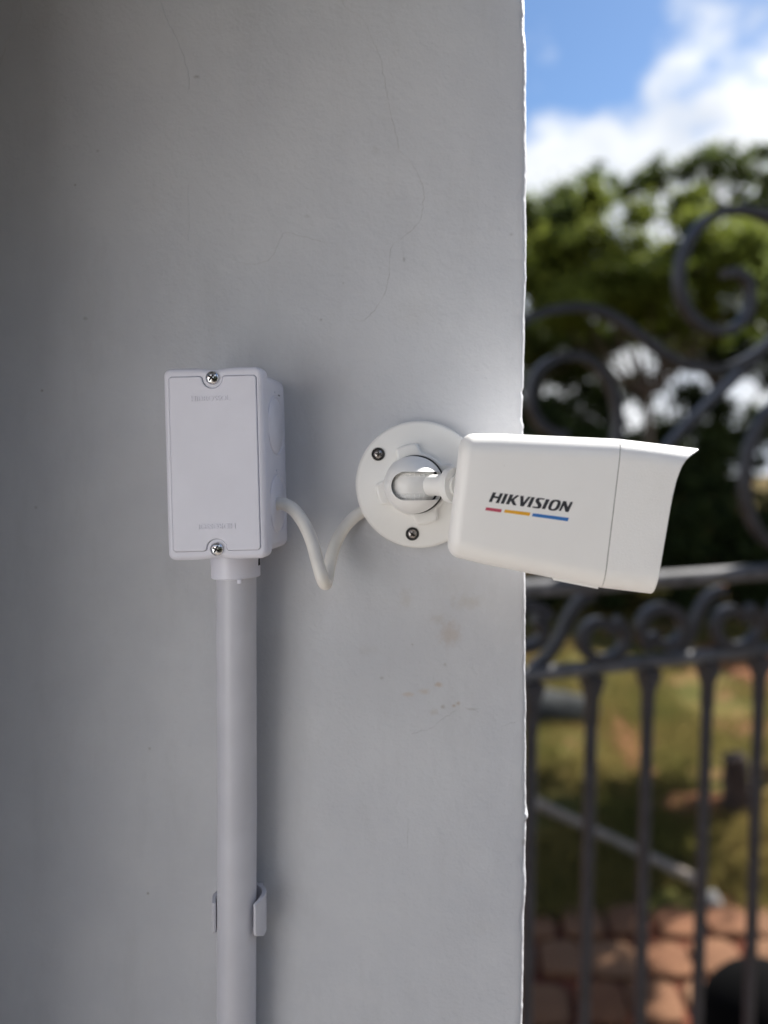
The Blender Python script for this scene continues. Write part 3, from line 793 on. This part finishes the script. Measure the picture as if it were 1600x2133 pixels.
rock('boulder', on_ground(1150, 1500), .30, 'stone_pale', 'low grey boulder in the shade at the left behind the gate', 'boulder', 9, (1.3, .8, .5)).data.materials[0] = simple('boulder_grey', (.035, .037, .037), .9, spec=.1, var=.3, scale=8)
st = on_ground(1530, 1700)
V, Fc = tube_data([st + Vector((0, 0, z)) + Vector((.02 * math.sin(z * 9), 0, 0)) for z in (-.03, .02, .1, .2, .3, .36)], lambda t: .105 - .035 * t, 14)
V = [v + Vector((noise.noise(v * 9), noise.noise(v * 9 + Vector((5, 0, 0))), 0)) * .025 for v in V]
tag(mesh('tree_stump', V, Fc, 'stump_wood', None, 50), 'dark brown tree stump on bare red soil behind the right gate bars', 'stump')
def soil(name, c, rx, ry, h, seed, label):
    V = []; Fc = []; n, m = 28, 6
    for j in range(m + 1):
        t = j / m
        for k in range(n):
            a = 2 * math.pi * k / n; q = t * (1 + .25 * noise.noise((math.cos(a) * 1.5, math.sin(a) * 1.5, seed)))
            x, y = rx * q * math.cos(a), ry * q * math.sin(a)
            V.append((c.x + x, c.y + y, max(ground_z(c.x + x, c.y + y) - .012, -1) + (h + .012) * (1 - t * t) + .012 * noise.noise((x * 12, y * 12, seed)) * (1 - t)))
    for j in range(m):
        for k in range(n): a = j * n + k; b = j * n + (k + 1) % n; Fc.append((a, b, b + n, a + n))
    o = mesh(name, V, Fc, 'red_soil', None, 60); tag(o, kind='structure'); return o
simple('red_soil', (.15, .066, .036), .95, spec=.05, var=.3, scale=9, bump=.6, bscale=40, bdist=.015)
soil('soil', on_ground(1475, 1690), .42, .26, .05, 1, ''); soil('soil', on_ground(1310, 1560), .16, .9, .03, 2, ''); soil('soil', on_ground(1560, 1390), .6, 1.2, .06, 4, '')
# black bin
bc = P(1592, 2060, 2.32); bin_ = empty('waste_bin', (bc.x, bc.y, .03)); tag(bin_, 'black plastic bin with rounded lid behind the gate, bottom right', 'bin')
ztop = P(0, 2017, 2.32).z - .03
XB = Matrix.Rotation(R(-90), 4, 'X')
lathe('body', [(.0, 0.0), (.15, 0.0), (.155, -.01), (.185, -(ztop - .20)), (.0, -(ztop - .20))], 'black_plastic', bin_, 40, Matrix.Rotation(R(-90), 4, 'X'))
lathe('lid', [(.2, -(ztop - .215)), (.2, -(ztop - .185))] + [(.197 * math.cos(R(a)), -(ztop - .185) - .185 * math.sin(R(a))) for a in range(5, 91, 5)], 'black_plastic', bin_, 40, Matrix.Rotation(R(-90), 4, 'X'))

# ------------------------------------------------------------------ grass
rnd = random.Random(11); V = []; Fc = []; T = []
for i in range(80000):
    d = 3.75 + (rnd.random() ** 1.6) * 9.5; px = rnd.uniform(860, 1720)
    x = (px - VX) * d / F; y = d - D
    if noise.noise((x * 1.1, y * 1.1, 7)) < -.08 + rnd.uniform(-.15, .15): continue
    z = ground_z(x, y); h = rnd.uniform(.025, .075) * (1 + .05 * d); a = rnd.uniform(0, math.pi); w = .004 * (1 + .1 * d)
    lx, ly = rnd.uniform(-.5, .5) * h, rnd.uniform(-.5, .5) * h
    b = len(V); V += [(x - w * math.cos(a), y - w * math.sin(a), z - .004), (x + w * math.cos(a), y + w * math.sin(a), z - .004), (x + lx, y + ly, z + h)]
    Fc.append((b, b + 1, b + 2)); t = min(1, max(0, .5 + .6 * noise.noise((x * 1.5, y * 1.5, 2)) + rnd.uniform(-.25, .25))); T += [t] * 3
me = bpy.data.meshes.new('grass'); me.from_pydata(V, [], Fc); me.update()
gr = link('grass', me, 'grass_blade', None, 0); at = me.attributes.new('tint', 'FLOAT', 'POINT'); at.data.foreach_set('value', T)
tag(gr, 'short dry green grass on the ground behind the gate', 'grass', kind='stuff')

# ------------------------------------------------------------------ trees and shrubs
def foliage(name, clumps, n, size, mat, parent, seed, spread=.45):
    rnd = random.Random(seed); V = []; Fc = []; T = []
    big = clumps; clumps = []
    for c, r in big:
        clumps.append((c, r * .62))
        for q in range(11):
            v = Vector((rnd.gauss(0, 1), rnd.gauss(0, 1), rnd.gauss(0, .8))).normalized() * r * rnd.uniform(.4, 1.3)
            clumps.append((c + v, r * rnd.uniform(.16, .55)))
    tot = sum(c[1] ** 2 for c in clumps)
    for c, r, *_ in clumps:
        k = int(n * r * r / tot); ct = rnd.uniform(-.25, .25)
        for i in range(k):
            v = Vector((rnd.gauss(0, 1), rnd.gauss(0, 1), rnd.gauss(0, 1))).normalized() * abs(rnd.gauss(0, .85)) * r
            v.z *= .75; p = c + v
            q = Vector((rnd.gauss(0, 1), rnd.gauss(0, 1), rnd.gauss(0, .6) + .9)).normalized(); u = q.orthogonal().normalized()
            u = Matrix.Rotation(rnd.uniform(0, 6.28), 3, q) @ u; w = q.cross(u); s = size * rnd.uniform(.6, 1.35)
            b = len(V); V += [p - u * s, p + w * s * .42, p + u * s, p - w * s * .42]; Fc.append((b, b + 1, b + 2, b + 3))
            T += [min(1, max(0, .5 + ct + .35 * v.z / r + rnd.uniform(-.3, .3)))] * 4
    me = bpy.data.meshes.new(name); me.from_pydata([tuple(v) for v in V], [], Fc); me.update()
    o = link(name, me, mat, parent, 0); at = me.attributes.new('tint', 'FLOAT', 'POINT'); at.data.foreach_set('value', T); return o
def tree(loc, clumps, n, size, mat, label, seed, trunk=.12, fork=.45, group='trees beyond the gate'):
    rnd = random.Random(seed * 3 + 1)
    t = empty('tree', loc); tag(t, label, 'tree', group)
    cl = [(Vector(c) - Vector(loc), r) for c, r in clumps]
    cen = sum((c for c, r in cl), Vector()) / len(cl); fk = Vector((cen.x * .3, cen.y * .3, cen.z * fork))
    tr = tube('trunk', catmull([Vector((0, 0, -.1)), Vector((.04, 0, fk.z * .4)), fk], 5), lambda q: trunk * (1.25 - .5 * q), 'bark', t, 10)
    for c, r in cl:
        m = fk.lerp(c, .5) + Vector((rnd.uniform(-.2, .2), rnd.uniform(-.2, .2), -.12 * (c - fk).length))
        tube('limb', catmull([fk + Vector((0, 0, -.08)), m, c + Vector((0, 0, r * .2))], 4), lambda q: trunk * (.5 - .42 * q), 'bark', tr, 6)
    foliage('crown', cl, n, size, mat, t, seed); return t
def clum(spec, d): # photo-measured crown clumps: px,py,radius(px),extra depth
    return [(P(px, py, d + dd), r * (d + dd) / F) for px, py, r, dd in spec]
g0 = lambda x, y: ground_z(x, min(y, 20))
def gp(px, d): p = P(px, 985, d); return (p.x, p.y, g0(p.x, p.y))
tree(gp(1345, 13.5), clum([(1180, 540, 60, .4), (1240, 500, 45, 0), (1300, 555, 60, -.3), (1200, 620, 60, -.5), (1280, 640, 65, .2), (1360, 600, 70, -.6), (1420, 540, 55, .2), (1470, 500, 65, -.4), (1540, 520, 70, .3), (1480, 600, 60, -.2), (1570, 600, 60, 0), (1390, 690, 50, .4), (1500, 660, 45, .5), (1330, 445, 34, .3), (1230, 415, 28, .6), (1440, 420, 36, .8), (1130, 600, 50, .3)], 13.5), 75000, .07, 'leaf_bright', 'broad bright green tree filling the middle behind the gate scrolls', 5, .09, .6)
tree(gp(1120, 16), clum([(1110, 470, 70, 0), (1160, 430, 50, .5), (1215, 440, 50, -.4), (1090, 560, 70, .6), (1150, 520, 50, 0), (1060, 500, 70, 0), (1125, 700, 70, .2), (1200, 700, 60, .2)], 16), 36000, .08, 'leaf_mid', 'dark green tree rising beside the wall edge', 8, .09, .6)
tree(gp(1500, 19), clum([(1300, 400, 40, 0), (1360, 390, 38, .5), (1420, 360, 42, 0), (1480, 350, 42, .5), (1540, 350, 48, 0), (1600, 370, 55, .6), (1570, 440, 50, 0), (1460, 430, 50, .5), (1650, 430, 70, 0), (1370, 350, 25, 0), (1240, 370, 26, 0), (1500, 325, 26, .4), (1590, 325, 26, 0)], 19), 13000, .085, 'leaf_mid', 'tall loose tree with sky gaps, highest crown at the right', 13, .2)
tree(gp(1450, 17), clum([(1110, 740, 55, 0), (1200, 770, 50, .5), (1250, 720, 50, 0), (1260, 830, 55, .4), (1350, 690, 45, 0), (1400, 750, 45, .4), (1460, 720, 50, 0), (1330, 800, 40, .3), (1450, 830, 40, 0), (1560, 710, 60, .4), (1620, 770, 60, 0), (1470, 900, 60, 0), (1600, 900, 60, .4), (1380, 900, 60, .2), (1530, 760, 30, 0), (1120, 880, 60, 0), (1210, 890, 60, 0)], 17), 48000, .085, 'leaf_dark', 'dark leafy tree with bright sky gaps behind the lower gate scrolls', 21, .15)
SH = [(1120, 860, 70, 12.5), (1170, 1000, 100, 12.2), (1290, 960, 75, 12.8), (1400, 1010, 90, 12.4), (1520, 1000, 95, 12.0), (1620, 960, 90, 12.6), (1250, 1110, 90, 11.5), (1420, 1130, 85, 11.3), (1560, 1130, 85, 11.2), (1120, 1150, 80, 11.0)]
names = ['dark shrub beside the wall edge under the trees', 'dark shrub behind the round base of the gate scroll', 'dark shrub directly above the camera body', 'dark shrub behind the slanting gate scroll', 'dark shrub behind the right gate scroll', 'dark shrub at the right picture edge', 'low dark bush above the rail behind the camera', 'low dark bush right of the camera hood', 'low dark bush above the rail at the right', 'low dark bush above the rail beside the wall']
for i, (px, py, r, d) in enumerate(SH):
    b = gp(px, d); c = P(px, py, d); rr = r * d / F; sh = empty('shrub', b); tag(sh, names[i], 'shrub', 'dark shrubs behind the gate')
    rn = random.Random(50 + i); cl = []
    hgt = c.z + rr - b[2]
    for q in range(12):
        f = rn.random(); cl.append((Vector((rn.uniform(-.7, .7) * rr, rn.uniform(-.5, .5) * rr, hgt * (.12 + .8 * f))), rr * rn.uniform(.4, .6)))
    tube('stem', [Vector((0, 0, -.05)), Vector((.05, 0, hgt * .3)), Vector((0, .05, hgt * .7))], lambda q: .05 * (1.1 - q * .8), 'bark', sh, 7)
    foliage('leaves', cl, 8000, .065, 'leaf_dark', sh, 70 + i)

# ------------------------------------------------------------------ unseen building added behind the photographer so its sunlit front brightens the shaded wall
ho = empty('added_house', (-2.7, -2.3, 0), (0, 0, R(-52))); tag(ho, 'unseen pale building added behind the photographer to bounce sunlight onto the wall', 'added_house')
box('wall', (-.5, -2.0, 1.45), (5.0, 4.0, 2.9), 'facade_paint', ho, .01)
box('roof', (-.5, -2.0, 3.02), (5.3, 4.3, .22), 'roof_tile', ho, .02)
box('door', (-2.2, .012, 1.05), (.9, .06, 2.1), 'door_wood', ho, .005)
w = box('window', (-.6, .012, 1.2), (.9, .06, .9), 'facade_paint', ho, .005); box('pane', (-.6, .045, 1.2), (.78, .012, .78), 'window_glass', w)
for i, (x, y, r, h) in enumerate(((2.6, -1.6, .9, 3.6), (3.0, -3.0, 1.0, 4.0), (1.9, -4.2, 1.0, 4.2), (.4, -4.8, 1.0, 3.9))):  # unseen trees added to block light from the right front
    sh = empty('blocking_evergreen', (x, y, 0)); tag(sh, ('unseen dark tree nearest the gate', 'unseen dark tree second from the gate', 'unseen tall dark tree third from the gate', 'unseen dark tree farthest from the gate')[i] + ' on the photographer side, added to block light', 'tree', 'added light-blocking trees behind the photographer')
    rn = random.Random(150 + i); cl = [(Vector((rn.uniform(-.6, .6) * r, rn.uniform(-.6, .6) * r, h * (.08 + .85 * q / 13))), r * rn.uniform(.55, .75)) for q in range(14)]
    tube('trunk', [Vector((0, 0, -.05)), Vector((.03, 0, h * .4)), Vector((0, 0, h * .8))], lambda q: .09 * (1.1 - q * .8), 'bark', sh, 8)
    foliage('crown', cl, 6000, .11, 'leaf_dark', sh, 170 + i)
tc2 = [(Vector((3.75 + a, 6.3 + b, 4.3 + c)), r) for a, b, c, r in ((0, 0, 0, .7), (.1, .7, .5, .6), (-.35, .5, -.4, .6), (.3, .4, .9, .5), (-.5, -.4, .2, .45))]
tree((4.0, 6.4, ground_z(4, 6.4)), tc2, 9000, .075, 'leaf_mid', 'nearer tree leaning in at the right picture edge, casting shade on the lawn', 33, .10)

tree((4.1, 5.2, 0.03), [(Vector(v), r) for v, r in (((3.45, 5.55, 4.3), .36), ((3.35, 5.1, 4.2), .34), ((3.5, 5.9, 4.3), .34))], 6000, .07, 'leaf_mid', 'unseen small tree added right of the picture to shade the paving', 41, .07)  # unseen tree added so its crown shades the left paving
tree((7.4, 13.8, ground_z(7.4, 13.8)), [(Vector((6.9 + a, 13.2 + b, 5.2 + c)), r) for a, b, c, r in ((0, 0, 0, 1.1), (1.1, .3, .2, 1), (-1.0, .2, -.3, .9), (.2, -1.1, 0, .9), (.3, 1.2, .3, 1), (1.2, -.9, -.2, .9), (-.7, -.9, .3, .8), (0, .2, 1.1, .8))], 16000, .10, 'leaf_mid', 'unseen large tree added beyond the right picture edge to shade the far ground', 43, .16)  # unseen tree added to darken the ground far beyond the gate
tree(gp(860, 15), clum([(860, 520, 90, 0), (930, 600, 70, .5), (790, 600, 80, -.4), (870, 680, 80, .3), (960, 500, 60, .4), (900, 760, 80, 0)], 15), 16000, .09, 'leaf_mid', 'tree hidden behind the wall, left of the gate', 51, .12, .5)
